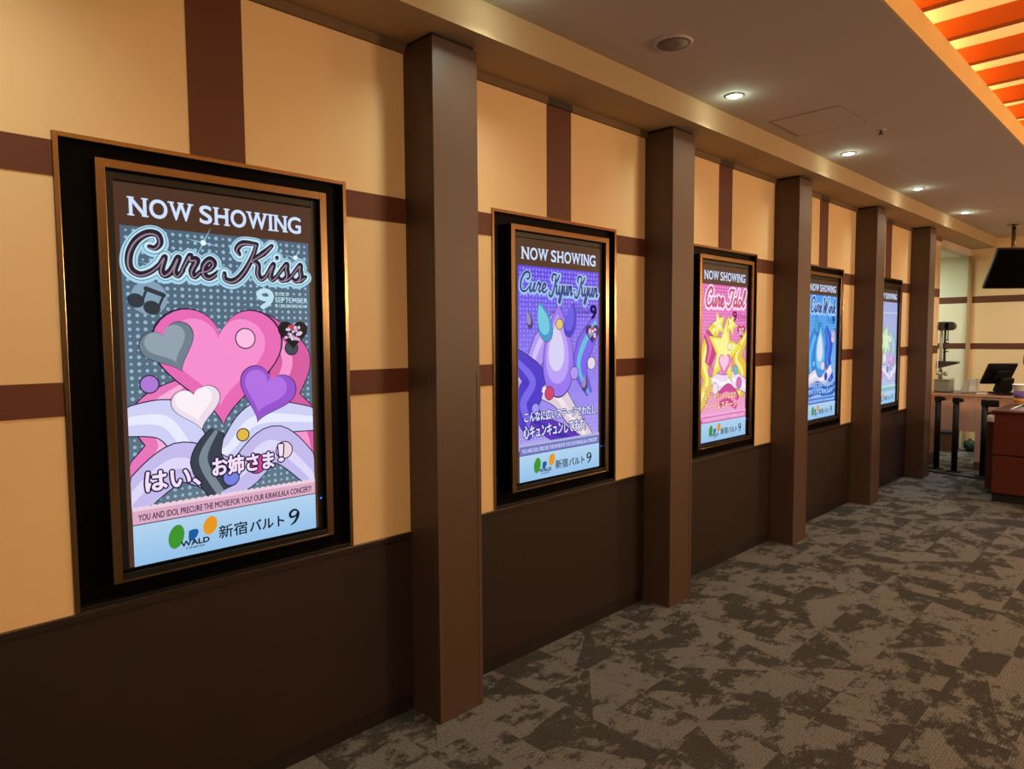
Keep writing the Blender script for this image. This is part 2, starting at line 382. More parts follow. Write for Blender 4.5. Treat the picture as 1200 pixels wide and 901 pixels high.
# ------------------------------------------------------------------ poster pictures (flat pictures shown on the lit screens)
SW, SH = 0.645, 1.173
class Pic:
    """flat picture, u right and v down in 0..1; every later shape lies a hair above the one before it"""
    def __init__(s): s.v, s.f, s.c, s.layer = [], [], [], 0
    def nxt(s): s.layer += 1
    def poly(s, pts, col, clip=None):
        n = len(s.v); d = 0.00006*s.layer
        for u, v in pts:
            if clip: u = min(max(u, clip[0]), clip[2]); v = min(max(v, clip[1]), clip[3])
            s.v.append((d, (u-0.5)*SW, (0.5-v)*SH))
        s.f.append(tuple(range(n, n+len(pts)))); s.c.append(col)
    def raw(s, verts, faces, col):
        n = len(s.v); d = 0.00006*s.layer
        for u, v in verts: s.v.append((d, (u-0.5)*SW, (0.5-v)*SH))
        for f in faces: s.f.append(tuple(n+i for i in f)); s.c.append(col)
    def rect(s, u0, v0, u1, v1, col): s.poly([(u0, v0), (u0, v1), (u1, v1), (u1, v0)], col)
    def grad(s, u0, v0, u1, v1, ca, cb, n=10):
        for k in range(n):
            t = k/(n-1); a, b = v0+(v1-v0)*k/n, v0+(v1-v0)*(k+1)/n
            s.rect(u0, a, u1, b, tuple(x+(y-x)*t for x, y in zip(ca, cb)))
    def disc(s, u, v, r, col, n=16, sx=1.0, rot=0.0, clip=None):
        """r is a fraction of the screen width"""
        pts = []
        for k in range(n):
            a = -2*math.pi*k/n; x, y = r*sx*math.cos(a), r*math.sin(a)
            x, y = x*math.cos(rot)-y*math.sin(rot), x*math.sin(rot)+y*math.cos(rot)
            pts.append((u+x, v+y*SW/SH))
        s.poly(pts, col, clip)
    def stroke(s, pts, wds, col, close=False, sub=6, clip=None, cap=True):
        """smooth ribbon in picture units where both axes are fractions of the screen width (v = y*SW/SH)"""
        P = [Vector(p) for p in pts]; q = []; ww = []
        for i in range(len(P)-1):
            a, b, c, d = P[max(i-1, 0)], P[i], P[i+1], P[min(i+2, len(P)-1)]
            for k in range(sub):
                t = k/sub
                q.append(0.5*((2*b)+(c-a)*t+(2*a-5*b+4*c-d)*t*t+(3*b-a-3*c+d)*t**3)); ww.append(wds[i]+(wds[i+1]-wds[i])*t)
        q.append(P[-1]); ww.append(wds[-1])
        L, Rr = [], []
        for i, p in enumerate(q):
            d = q[min(i+1, len(q)-1)]-q[max(i-1, 0)]
            n = Vector((-d.y, d.x)); n = n.normalized() if n.length > 1e-9 else Vector((0, 1))
            L.append(p+n*ww[i]/2); Rr.append(p-n*ww[i]/2)
        for i in range(len(q)-1):
            s.poly([(a.x, a.y*SW/SH) for a in (L[i], Rr[i], Rr[i+1], L[i+1])], col, clip)
        if cap:
            for p, r in zip(q[::sub] + [q[-1]], ww[::sub] + [ww[-1]]): s.disc(p.x, p.y*SW/SH, r/2, col, 10, clip=clip)
    def text(s, body, u0, v0, u1, v1, col, bold=0.0, outline=None, res=3):
        """lettering fitted to a rectangle; bold and outline are widths as fractions of the letter height"""
        cu = bpy.data.curves.new('t', 'FONT'); cu.body = body; cu.size = 1.0; cu.resolution_u = res
        o = bpy.data.objects.new('t', cu); me = o.to_mesh()
        vs = [(v.co.x, v.co.y) for v in me.vertices]; fs = [tuple(p.vertices) for p in me.polygons]
        o.to_mesh_clear(); bpy.data.objects.remove(o); bpy.data.curves.remove(cu)
        if not vs: return
        a, b = min(v[0] for v in vs), max(v[0] for v in vs); c, d = min(v[1] for v in vs), max(v[1] for v in vs)
        fit = [(u0+(x-a)/(b-a)*(u1-u0), v1-(y-c)/(d-c)*(v1-v0)) for x, y in vs]
        h = v1-v0
        def lay(cc, wd, n):
            ru, rv = wd*h*SH/SW, wd*h
            s.raw(fit, fs, cc)
            if wd > 0:
                for k in range(n):
                    t = 2*math.pi*k/n; s.raw([(u+ru*math.cos(t), v+rv*math.sin(t)) for u, v in fit], fs, cc)
            s.nxt()
        for oc, extra in (outline or []): lay(oc, bold+extra, 12)
        lay(col, bold, 8)
    def build(s, parent):
        me = bpy.data.meshes.new('screen'); me.from_pydata(s.v, [], s.f)
        at = me.color_attributes.new('Col', 'FLOAT_COLOR', 'CORNER'); k = 0
        for f, c in zip(s.f, s.c):
            l = lin(c) + (1,)
            for _ in f: at.data[k].color = l; k += 1
        me.materials.append(M['screen'])
        o = bpy.data.objects.new('screen', me); C.objects.link(o); o.parent = parent
        return o

# handwritten-style lettering, one list of strokes per letter (x, y up, in ems) and its advance
SCRIPT = {
 'C': (.70, [[(.44,.66),(.56,.64),(.64,.78),(.56,.97),(.36,.98),(.16,.78),(.07,.45),(.13,.12),(.34,-.02),(.56,.08),(.70,.26)]]),
 'u': (.50, [[(-.02,.20),(.08,.44),(.05,.14),(.13,.0),(.26,.12),(.36,.44),(.32,.14),(.40,.0),(.50,.14)]]),
 'r': (.38, [[(-.02,.14),(.10,.52),(.13,.42),(.26,.42),(.19,.14),(.27,.0),(.38,.14)]]),
 'e': (.40, [[(.0,.14),(.18,.20),(.27,.36),(.17,.46),(.06,.30),(.08,.08),(.20,-.01),(.32,.06),(.40,.16)]]),
 'K': (.80, [[(.10,.66),(.03,.80),(.14,.98),(.44,.98)], [(.44,.98),(.38,.55),(.25,.12),(.08,-.10),(-.10,-.06),(-.14,.10)], [(.78,.98),(.62,.74),(.38,.50)], [(.40,.50),(.54,.42),(.58,.14),(.68,.0),(.80,.14)]]),
 'i': (.24, [[(-.02,.14),(.09,.44),(.06,.14),(.13,.0),(.24,.14)], [(.14,.63),(.145,.65)]]),
 's': (.33, [[(-.02,.12),(.15,.48),(.17,.34),(.22,.12),(.12,-.01),(.03,.06)], [(.12,.0),(.22,.03),(.33,.14)]]),
 'y': (.50, [[(-.02,.20),(.08,.44),(.05,.14),(.13,.0),(.26,.12),(.36,.44),(.31,-.04),(.20,-.38),(.08,-.34),(.16,-.12),(.34,.02),(.50,.14)]]),
 'n': (.50, [[(-.02,.14),(.09,.44),(.05,.0)], [(.05,.06),(.16,.36),(.28,.44),(.31,.28),(.30,.10),(.37,.0),(.50,.14)]]),
 'I': (.52, [[(.08,.66),(.04,.84),(.20,.98),(.50,.98)], [(.44,.98),(.36,.5),(.25,.10),(.08,-.06),(-.06,.06)]]),
 'd': (.48, [[(.31,.36),(.16,.46),(.04,.26),(.10,.01),(.24,.10),(.33,.36)], [(.43,1.0),(.35,.5),(.31,.12),(.38,.0),(.48,.14)]]),
 'o': (.40, [[(.18,.45),(.04,.26),(.11,.0),(.26,.10),(.27,.34),(.18,.45)], [(.26,.32),(.40,.30)]]),
 'l': (.28, [[(-.02,.14),(.18,.6),(.23,.94),(.14,.96),(.07,.5),(.07,.12),(.15,.0),(.28,.14)]]),
 'W': (1.0, [[(.0,.80),(.12,.98),(.22,.86),(.19,.20),(.23,.0),(.52,.76),(.48,.12),(.52,.0),(.84,.94),(1.0,.96)]]),
 'k': (.44, [[(-.02,.14),(.17,.7),(.17,.96),(.09,.8),(.04,.0)], [(.06,.16),(.22,.44),(.29,.34),(.12,.24),(.24,.05),(.32,.0),(.44,.14)]]),
 '-': (.26, [[(.04,.26),(.20,.28)]]),
}
def script(pic, word, u0, v0, u1, v1, layers, wf=1.0):
    st, x = [], 0.0
    for ch in word:
        adv, ss = SCRIPT[ch]
        for q in ss: st.append([(x+px+0.16*py, py) for px, py in q])
        x += adv
    xs = [p[0] for q in st for p in q]; ysv = [p[1] for q in st for p in q]
    a, b, c, d = min(xs), max(xs), min(ysv), max(ysv)
    k = SH/SW
    em = (v1-v0)*k/(d-c)*wf
    for col, wd, dx, dy in layers:
        for q in st:
            pts = [(u0+(px-a)/(b-a)*(u1-u0)+dx, (v1*k-(py-c)/(d-c)*(v1-v0)*k)+dy) for px, py in q]
            n = len(pts)
            ws = [wd*em*(0.75+0.45*math.sin(math.pi*i/max(n-1, 1))) if wd < 0.2 else wd*em for i in range(n)]
            pic.stroke(pts, ws, col, sub=5)
        pic.nxt()

def heart(u, v, r, n=64, rot=0.0):
    pts = []
    for k in range(n):
        t = 2*math.pi*k/n
        x, y = r*math.sin(t)**3, -r*(13*math.cos(t)-5*math.cos(2*t)-2*math.cos(3*t)-math.cos(4*t))/16
        x, y = x*math.cos(rot)-y*math.sin(rot), x*math.sin(rot)+y*math.cos(rot)
        pts.append((u+x, v+y*SW/SH))
    return pts
def star(u, v, r, n=5, inner=0.45, rot=0.0):
    return [(u+(r if k % 2 == 0 else r*inner)*math.sin(math.pi*k/n+rot), v-(r if k % 2 == 0 else r*inner)*math.cos(math.pi*k/n+rot)*SW/SH) for k in range(2*n)]
def drop(u, v, r, n=48, rot=0.0):
    pts = []
    for k in range(n):
        t = 2*math.pi*k/n; x, y = r*0.62*math.sin(t)*math.sin(t/2)**0.8, -r*math.cos(t)
        x, y = x*math.cos(rot)-y*math.sin(rot), x*math.sin(rot)+y*math.cos(rot)
        pts.append((u+x, v+y*SW/SH))
    return pts
AREA = (0.02, 0.108, 0.98, 0.846)

def base_poster(bg0, bg1, dot, dotr, rib, ribtext, ribline, header=(76, 50, 37), foot=(186, 216, 240), foot1=(160, 200, 236)):
    p = Pic()
    p.rect(0, 0, 1, 1, header); p.nxt()
    p.grad(AREA[0], AREA[1], AREA[2], 0.87, bg0, bg1, 14); p.nxt()
    for j in range(41):
        for i in range(27):
            u, v = 0.045+0.035*i, AREA[1]+0.012+0.0182*j
            if v > 0.84: continue
            r = dotr*(0.7+0.5*abs(math.sin(i*1.7+j*2.3)))
            p.disc(u, v, r, dot, 6)
    p.nxt()
    return p
def finish_poster(p, rib, ribtext, ribline, foot=(176, 210, 238), foot1=(150, 194, 234), cap='YOU AND IDOL PRECURE THE MOVIE:FOR YOU! OUR KIRAKILALA CONCERT!'):
    # lace edge, ribbon with its line of small capitals, white foot with the cinema's marks
    for i in range(32): p.disc(0.025+0.0306*i, 0.852, 0.020, tuple(min(255, int(c*0.55+115)) for c in rib), 10, clip=(0.02, 0.82, 0.98, 0.87))
    p.nxt(); p.rect(0.02, 0.853, 0.98, 0.8905, rib); p.nxt()
    p.rect(0.02, 0.8885, 0.98, 0.8910, ribline); p.nxt()
    p.text(cap, 0.045, 0.8635, 0.955, 0.8805, ribtext, bold=0.02)
    p.grad(0.02, 0.891, 0.98, 1.0, foot, foot1, 8); p.nxt()
    p.disc(0.215, 0.941, 0.060, (62, 148, 44), 24, sx=0.62, rot=0.22); p.nxt()
    p.disc(0.382, 0.927, 0.048, (228, 152, 34), 24, sx=0.72, rot=0.30); p.nxt()
    p.poly([(0.275, 0.932), (0.272, 0.952), (0.276, 0.961), (0.296, 0.960), (0.315, 0.950), (0.324, 0.938), (0.316, 0.930), (0.294, 0.929)], (24, 92, 160)); p.nxt()
    ink = (18, 28, 38)
    p.text('WALD', 0.235, 0.958, 0.375, 0.9725, ink, bold=0.06)
    p.text('CINEMA', 0.258, 0.9765, 0.352, 0.9825, ink, bold=0.02)
    p.text('新宿', 0.425, 0.934, 0.575, 0.972, ink, bold=0.014)
    p.text('バルト', 0.590, 0.938, 0.785, 0.970, ink, bold=0.03)
    k = SH/SW
    p.stroke([(0.868, 0.934*k), (0.845, 0.929*k), (0.822, 0.938*k), (0.828, 0.950*k), (0.856, 0.948*k), (0.870, 0.938*k), (0.868, 0.950*k), (0.850, 0.966*k), (0.826, 0.974*k)],
             [.010, .012, .016, .014, .010, .012, .018, .014, .006], ink, sub=5); p.nxt()

SER = {'N': [(0, 1), (1, 0), (0, 0), (1, 1)], 'H': [(0, 0), (0, 1), (1, 0), (1, 1)], 'I': [(.5, 0), (.5, 1)], 'W': [(0, 1), (1, 1), (.5, 1)], 'S': [], 'O': [], 'G': []}
def heading(p):
    """NOW SHOWING in broad capitals with small serifs"""
    col = (206, 224, 255)
    lay = [('N', .070, .158), ('O', .168, .262), ('W', .268, .390), ('S', .425, .497), ('H', .508, .588), ('O', .598, .692), ('W', .697, .817), ('I', .827, .849), ('N', .861, .940), ('G', .945, 1.035)]
    s = 0.925/1.035
    for ch, a, b in lay:
        a, b = 0.062+(a-0.07)*0.909, 0.062+(b-0.07)*0.909
        v0, v1 = (0.0335, 0.0815)
        if ch in 'OSG': v0 -= 0.0008; v1 += 0.0008
        p.text(ch, a+.004, v0+.001, b-.004, v1-.001, col, bold=0.03, res=6)
        for fx, fy in SER[ch]:
            x = a+0.009+(b-a-0.018)*fx; y = v1-(v1-v0)*fy
            y0, y1 = (y, y+0.0036) if fy == 1 else (y-0.0036, y)
            p.rect(x-0.015, y0, x+0.015, y1, col)
    p.nxt()
def dates(p, nine, txt, u9, left, ut):
    p.text('9', u9-0.045, 0.255, u9+0.045, 0.312, nine, bold=0.05)
    p.text('2025', ut, 0.262, ut+0.075, 0.2725, txt, bold=0.0)
    p.text('SEPTEMBER', ut, 0.277, ut+0.19, 0.293, txt, bold=0.005)
    p.text('9.12 ROAD SHOW', ut, 0.298, ut+0.185, 0.308, txt, bold=0.01)
def badge(p, u, v, r, dark, inner, seed):
    p.poly(heart(u, v, r), dark); p.nxt()
    rnd = random.Random(seed)
    for k in range(40):
        x, y = u+rnd.uniform(-.55, .55)*r, v+(rnd.uniform(-.42, .42)*r)*SW/SH
        p.disc(x, y, 0.0085, inner[k % len(inner)], 6)
    p.nxt(); p.poly(heart(u-0.1*r, v-0.38*r*SW/SH, r*0.2), (214, 60, 70)); p.nxt()
def sparkle(p, u, v, r, col):
    for a in (0.3, 1.1): p.poly(star(u, v, r, 2, 0.04, a*1.57), col)
    p.nxt(); p.disc(u, v, r*0.16, (225, 248, 255), 10); p.nxt()
def swoosh(p, pts, wds, col, edge=(40, 34, 60), hi=None):
    k = SH/SW; q = [(u, v*k) for u, v in pts]
    p.stroke(q, [x+0.012 for x in wds], edge, clip=AREA, cap=False, sub=12); p.nxt()
    p.stroke(q, wds, col, clip=AREA, cap=False, sub=12); p.nxt()
    if hi: p.stroke([(u-0.12*x, v) for (u, v), x in zip(q, wds)], [x*0.28 for x in wds], hi, clip=AREA, cap=False, sub=12); p.nxt()
def emblem(p, pts_fn, u, v, r, cols, edge=(40, 34, 60), **kw):
    p.poly(pts_fn(u, v, r*1.03, **kw), edge, AREA); p.nxt()
    for k, c in enumerate(cols): p.poly(pts_fn(u-0.012*k, v-0.008*k, r*(1-0.24*k), **kw), c, AREA); p.nxt()

def poster_grey():
    p = base_poster((78, 102, 122), (96, 118, 136), (150, 184, 204), 0.0085, None, None, None)
    heading(p)
    for u, v, r in ((.40, .135, .09), (.90, .155, .08), (.16, .205, .07)): sparkle(p, u, v, r, (150, 205, 232))
    # generic ribbons and hearts in place of the figure
    swoosh(p, [(.70, .34), (.86, .46), (.80, .58), (.94, .70), (.98, .83)], [.06, .22, .20, .26, .16], (214, 92, 160), hi=(246, 150, 205))
    swoosh(p, [(.30, .52), (.14, .60), (.20, .70), (-.06, .84)], [.05, .20, .22, .20], (232, 118, 186), hi=(248, 176, 218))
    swoosh(p, [(-.06, .62), (.20, .62), (.34, .72), (.50, .72), (.68, .64), (1.06, .66)], [.10, .20, .16, .14, .20, .10], (206, 208, 246), hi=(232, 234, 255))
    swoosh(p, [(-.04, .86), (.24, .74), (.52, .80), (.76, .72), (1.04, .87)], [.14, .20, .18, .20, .12], (196, 186, 236), hi=(222, 216, 250))
    swoosh(p, [(.44, .66), (.38, .74), (.46, .84)], [.06, .16, .14], (58, 66, 78), hi=(122, 136, 150))
    emblem(p, heart, .47, .455, .33, [(232, 106, 182), (246, 142, 206)])
    emblem(p, heart, .22, .42, .13, [(112, 128, 142), (146, 162, 174)], rot=-0.4)
    emblem(p, heart, .71, .56, .16, [(150, 84, 206), (178, 112, 226)], rot=0.35)
    emblem(p, heart, .34, .585, .12, [(238, 222, 236), (250, 240, 246)], rot=-0.15)
    for u, v, r, c in ((.60, .40, .05, (250, 190, 226)), (.86, .43, .035, (66, 72, 84)), (.12, .52, .04, (176, 120, 214)), (.57, .68, .03, (226, 186, 70)), (.80, .74, .045, (236, 214, 222)), (.64, .77, .05, (206, 66, 146)), (.50, .80, .04, (120, 130, 226))):
        p.disc(u, v, r+0.006, (40, 34, 60), 20); p.nxt(); p.disc(u, v, r, c, 20); p.nxt()
    # pair of music notes with a pale halo
    p.disc(.135, .292, .082, (132, 160, 184), 20); p.nxt()
    note = (52, 56, 66); k = SH/SW
    p.disc(.075, .300, .034, note, 14, sx=1.15, rot=.3); p.disc(.145, .318, .034, note, 14, sx=1.15, rot=.3)
    p.stroke([(.105, .298*k), (.125, .268*k)], [.012, .012], note); p.stroke([(.175, .315*k), (.200, .285*k)], [.012, .012], note)
    p.stroke([(.122, .268*k), (.200, .284*k)], [.022, .022], note); p.nxt()
    for w, (a, b) in (('Cure', (.055, .470)), ('Kiss', (.500, .955))):
        script(p, w, a, .1235 if w == 'Cure' else .126, b, .232 if w == 'Cure' else .236, [((166, 214, 236), .40, 0, .004), ((94, 128, 150), .30, 0, 0), ((196, 230, 244), .26, 0, 0), ((44, 34, 48), .155, 0, 0), ((150, 128, 146), .035, -.004, .006)])
    dates(p, (190, 226, 240), (196, 226, 240), .715, 0, .772)
    badge(p, .870, .385, .088, (24, 20, 28), [(214, 150, 200), (200, 210, 240), (240, 200, 220)], 3)
    for w, a, b, v0, v1 in (('はい、', .085, .340, .754, .806), ('お姉さま', .405, .735, .738, .790), ('！', .765, .792, .722, .772)):
        p.text(w, a, v0, b, v1, (242, 222, 246), bold=0.035, res=4, outline=[((34, 24, 64), 0.08)])
    finish_poster(p, (220, 170, 198), (58, 32, 50), (70, 30, 60))
    return p

def poster_purple():
    p = base_poster((92, 70, 226), (176, 160, 240), (150, 138, 248), 0.010, None, None, None)
    heading(p)
    swoosh(p, [(.44, .30), (.28, .42), (.16, .52), (-.06, .60)], [.04, .18, .16, .10], (176, 150, 244), hi=(208, 190, 252))
    swoosh(p, [(.96, .33), (.80, .44), (.74, .54), (.86, .66)], [.12, .20, .16, .06], (120, 96, 236), hi=(90, 190, 220))
    swoosh(p, [(-.06, .47), (.20, .58), (.10, .68), (.22, .80)], [.12, .24, .26, .20], (78, 60, 200), hi=(120, 104, 232))
    swoosh(p, [(.30, .62), (.48, .66), (.62, .74), (.86, .87)], [.16, .18, .16, .12], (222, 204, 220), hi=(240, 226, 236))
    swoosh(p, [(.16, .74), (.48, .82), (.74, .87)], [.10, .16, .08], (96, 50, 190), hi=(60, 44, 170))
    emblem(p, drop, .47, .46, .36, [(152, 118, 240), (184, 158, 248), (214, 208, 244)])
    emblem(p, drop, .30, .335, .16, [(60, 150, 200), (110, 200, 224)], rot=-0.35)
    emblem(p, drop, .62, .325, .14, [(62, 54, 200), (96, 88, 226)], rot=0.3)
    emblem(p, drop, .14, .33, .065, [(70, 60, 110), (150, 140, 190)], rot=-0.2)
    emblem(p, drop, .80, .61, .065, [(70, 60, 110), (150, 140, 190)], rot=0.2)
    for u, v, r, c in ((.36, .64, .05, (208, 66, 110)), (.48, .345, .04, (226, 196, 110)), (.66, .56, .05, (176, 150, 244)), (.88, .52, .05, (226, 214, 226)), (.20, .70, .04, (160, 150, 244))):
        p.disc(u, v, r+0.006, (40, 34, 90), 20); p.nxt(); p.disc(u, v, r, c, 20); p.nxt()
    for w, a, b in (('Cure', .045, .335), ('Kyun-', .360, .665), ('Kyun', .665, .965)):
        lo = .232 if 'y' not in w else .252
        script(p, w, a, .135, b, lo - (.018 if w == 'Cure' else 0), [((160, 206, 250), .40, 0, .004), ((60, 84, 170), .30, 0, 0), ((188, 224, 252), .26, 0, 0), ((26, 26, 96), .16, 0, 0), ((90, 120, 200), .035, -.004, .006)], wf=.74)
    p.text('9', .865, .258, .945, .318, (26, 22, 74), bold=0.05)
    p.text('2025', .690, .265, .765, .276, (50, 40, 120)); p.text('SEPTEMBER', .690, .281, .855, .298, (50, 40, 120), bold=.005); p.text('9.12 ROAD SHOW', .690, .304, .855, .314, (50, 40, 120))
    badge(p, .890, .382, .088, (44, 30, 96), [(214, 190, 226), (190, 190, 240), (240, 200, 220)], 4)
    p.text('こんなに広いステージでわたし、', .075, .710, .960, .752, (216, 226, 255), bold=0.03, outline=[((30, 22, 100), 0.07)])
    p.text('心キュンキュンしてます！', .065, .768, .800, .820, (216, 220, 255), bold=0.03, outline=[((30, 22, 100), 0.07)])
    finish_poster(p, (112, 118, 190), (206, 214, 250), (70, 76, 150))
    return p

def poster_pink():
    p = base_poster((212, 92, 178), (238, 158, 206), (246, 170, 216), 0.009, None, None, None)
    heading(p)
    swoosh(p, [(.46, .30), (.22, .40), (.10, .54), (.16, .66), (-.05, .80)], [.06, .22, .24, .20, .16], (226, 206, 70), hi=(246, 240, 150))
    swoosh(p, [(1.05, .36), (.78, .52), (.92, .62), (.84, .76)], [.10, .20, .22, .16], (232, 190, 66), hi=(248, 236, 140))
    swoosh(p, [(.10, .38), (.22, .46), (.14, .56)], [.08, .20, .10], (196, 62, 130), hi=(236, 110, 170))
    swoosh(p, [(.24, .64), (.50, .68), (.72, .66), (1.06, .72)], [.12, .20, .18, .12], (238, 216, 240), hi=(250, 240, 250))
    swoosh(p, [(.36, .78), (.58, .74), (.80, .80)], [.14, .22, .14], (206, 70, 150), hi=(240, 150, 200))
    emblem(p, star, .49, .49, .37, [(236, 222, 84), (248, 242, 150)], rot=0.15, edge=(120, 84, 40))
    emblem(p, star, .36, .335, .15, [(228, 220, 90), (244, 240, 160)], rot=-0.3, edge=(120, 84, 40))
    emblem(p, star, .64, .335, .13, [(232, 214, 80), (246, 238, 150)], rot=0.4, edge=(120, 84, 40))
    emblem(p, heart, .50, .56, .13, [(232, 120, 190), (244, 200, 226)])
    for u, v, r, c in ((.20, .60, .05, (226, 120, 190)), (.74, .60, .05, (110, 190, 190)), (.82, .68, .06, (206, 110, 190)), (.60, .46, .04, (250, 240, 200)), (.30, .70, .06, (240, 224, 240))):
        p.disc(u, v, r+0.006, (120, 40, 90), 20); p.nxt(); p.disc(u, v, r, c, 20); p.nxt()
    for w, a, b in (('Cure', .10, .47), ('Idol', .53, .94)):
        script(p, w, a, .130, b, .232, [((244, 196, 230), .44, 0, .004), ((250, 224, 242), .34, 0, 0), ((176, 26, 84), .15, 0, 0), ((232, 130, 170), .035, -.004, .006)])
    dates(p, (130, 20, 76), (150, 40, 100), .70, 0, .77)
    badge(p, .855, .372, .088, (176, 20, 84), [(240, 190, 220), (220, 210, 240), (250, 220, 230)], 5)
    p.text('みんな', .075, .683, .250, .716, (250, 226, 120), bold=0.03, outline=[((196, 60, 120), 0.06)])
    p.text('キラッキランランになれ', .075, .728, .760, .768, (250, 230, 150), bold=0.03, outline=[((196, 60, 120), 0.06)])
    p.text('アイドルステージ！', .075, .780, .800, .822, (250, 230, 160), bold=0.03, outline=[((196, 60, 120), 0.06)])
    finish_poster(p, (222, 120, 186), (250, 216, 236), (170, 60, 130))
    return p

def poster_blue():
    p = base_poster((34, 138, 230), (150, 188, 238), (120, 190, 246), 0.009, None, None, None)
    heading(p)
    swoosh(p, [(.46, .32), (.26, .42), (.14, .56), (.20, .72)], [.08, .26, .28, .16], (30, 130, 222), hi=(80, 186, 240))
    swoosh(p, [(.60, .34), (.74, .46), (.70, .58), (.84, .74)], [.08, .22, .20, .16], (28, 82, 204), hi=(60, 130, 228))
    swoosh(p, [(-.06, .74), (.34, .68), (.56, .72), (.84, .64)], [.12, .16, .16, .12], (222, 214, 236), hi=(240, 236, 248))
    swoosh(p, [(-.06, .82), (.40, .78), (.70, .82), (1.06, .77)], [.10, .16, .14, .12], (32, 96, 196), hi=(90, 160, 230))
    emblem(p, drop, .44, .50, .36, [(34, 150, 226), (110, 196, 240), (214, 222, 244)])
    emblem(p, drop, .30, .325, .15, [(28, 110, 190), (40, 160, 214)], rot=-0.2)
    for u, v, r, c in ((.52, .62, .06, (232, 206, 222)), (.64, .70, .05, (28, 70, 190)), (.86, .42, .06, (226, 196, 200)), (.92, .37, .04, (40, 120, 150)), (.22, .60, .04, (100, 190, 240))):
        p.disc(u, v, r+0.006, (20, 40, 110), 20); p.nxt(); p.disc(u, v, r, c, 20); p.nxt()
    for w, a, b in (('Cure', .10, .46), ('Wink', .50, .93)):
        script(p, w, a, .130, b, .232, [((150, 206, 250), .42, 0, .004), ((40, 110, 200), .28, 0, 0), ((190, 226, 252), .24, 0, 0), ((24, 50, 130), .14, 0, 0)])
    dates(p, (22, 40, 104), (40, 80, 160), .86, 0, .645)
    badge(p, .865, .385, .07, (150, 160, 210), [(214, 190, 226), (190, 200, 240)], 6)
    p.text('みんなとつながるステージ', .08, .735, .90, .770, (206, 226, 255), bold=0.03, outline=[((24, 70, 170), 0.06)])
    p.text('ウィンクしちゃうよ！', .08, .785, .86, .822, (206, 226, 255), bold=0.03, outline=[((24, 70, 170), 0.06)])
    finish_poster(p, (40, 110, 206), (196, 224, 250), (20, 70, 160))
    return p

def poster_pale():
    p = base_poster((150, 160, 214), (176, 190, 226), (196, 206, 240), 0.009, None, None, None)
    heading(p)
    swoosh(p, [(.50, .34), (.26, .44), (.22, .58), (.10, .70)], [.08, .20, .20, .14], (160, 210, 170), hi=(206, 232, 196))
    swoosh(p, [(.70, .38), (.86, .50), (.78, .62), (.90, .74)], [.08, .20, .20, .16], (150, 190, 206), hi=(190, 220, 230))
    swoosh(p, [(-.06, .76), (.40, .70), (.70, .76), (1.06, .66)], [.12, .16, .16, .14], (206, 206, 240), hi=(230, 230, 250))
    emblem(p, star, .46, .46, .30, [(176, 218, 170), (212, 236, 196)], rot=0.1, n=6, edge=(90, 120, 110))
    emblem(p, star, .74, .62, .16, [(200, 110, 190), (226, 170, 220)], rot=0.3, n=6, edge=(90, 70, 110))
    for u, v, r, c in ((.18, .56, .06, (206, 110, 120)), (.40, .60, .08, (232, 222, 232)), (.56, .70, .05, (110, 130, 180)), (.30, .74, .06, (216, 150, 206)), (.66, .44, .05, (236, 236, 210))):
        p.disc(u, v, r+0.006, (70, 80, 110), 20); p.nxt(); p.disc(u, v, r, c, 20); p.nxt()
    p.text('・・・・', .2, .745, .9, .76, (206, 120, 190), bold=0.03)
    p.rect(.02, .20, .98, .206, (200, 216, 240)); p.nxt()
    finish_poster(p, (150, 200, 206), (110, 150, 170), (90, 130, 150), cap='YOU AND IDOL PRECURE THE MOVIE:FOR YOU! OUR KIRAKILALA CONCERT!')
    return p

# ------------------------------------------------------------------ display cases
ZB = Z_LEDGE+0.001
def make_display():
    t = thing('poster_display', '', 'display screen', (0, 0, ZB), 0, 'framed poster screens along the wall')
    h = Z_CASE-ZB-0.001
    hw = CH-0.001
    bm = new(); ring(bm, 0, 0, h, hw, 0.014, -0.055, 0.006, 0.0012, bottom=False); obj('outer_trim', bm, M['bronze'], t)
    bm = new(); box(bm, (-0.055, -hw+0.0142, 0), (0.004, hw-0.0142, 0.014), 0.001); obj('bottom_sill', bm, M['plastic'], t)
    bm = new(); box(bm, (-0.055, -hw+0.0145, 0.0145), (-0.026, hw-0.0145, h-0.0145)); obj('back_panel', bm, M['black'], t)
    z0, z1 = 0.838-ZB, 2.106-ZB
    bm = new(); ring(bm, 0, z0, z1, 0.374, 0.026, 0.012, 0.030, 0.0015, bottom=False); box(bm, (0.012, -0.348, z0), (0.030, 0.348, z0+0.007), 0.001); obj('inner_frame', bm, M['bronze'], t)
    bm = new(); box(bm, (0.012, -0.3478, z0+0.0072), (0.0275, 0.3478, z0+0.026), 0.001); obj('lower_rail', bm, M['plastic'], t)
    bm = new(); ring(bm, 0, z0+0.001, z1-0.001, 0.373, 0.030, -0.0255, 0.0118); obj('frame_side', bm, M['black'], t)
    bm = new(); ring(bm, 0, z0+0.0265, z1-0.0265, 0.3475, 0.026, -0.02, 0.008, 0.001); bez = obj('bezel', bm, M['plastic'], t)
    bm = new(); cyl(bm, (0.0081, 0.3345, 0.981-ZB), (0.0095, 0.3345, 0.981-ZB), 0.0028, seg=12); obj('indicator_light', bm, M['led'], bez)
    bm = new(); box(bm, (-0.0255, -0.3210, z0+0.055), (0.0062, 0.3210, z1-0.055)); obj('screen_back', bm, M['plastic'], t)
    return t
dl = ['nearest and largest framed poster screen, grey dotted picture with large pink artwork',
      'framed poster screen with a purple picture, second from the left',
      'framed poster screen with a pink and yellow picture, in the middle of the row',
      'framed poster screen with a bright blue picture',
      'farthest and smallest framed poster screen, pale lavender and green picture']
d0 = make_display()
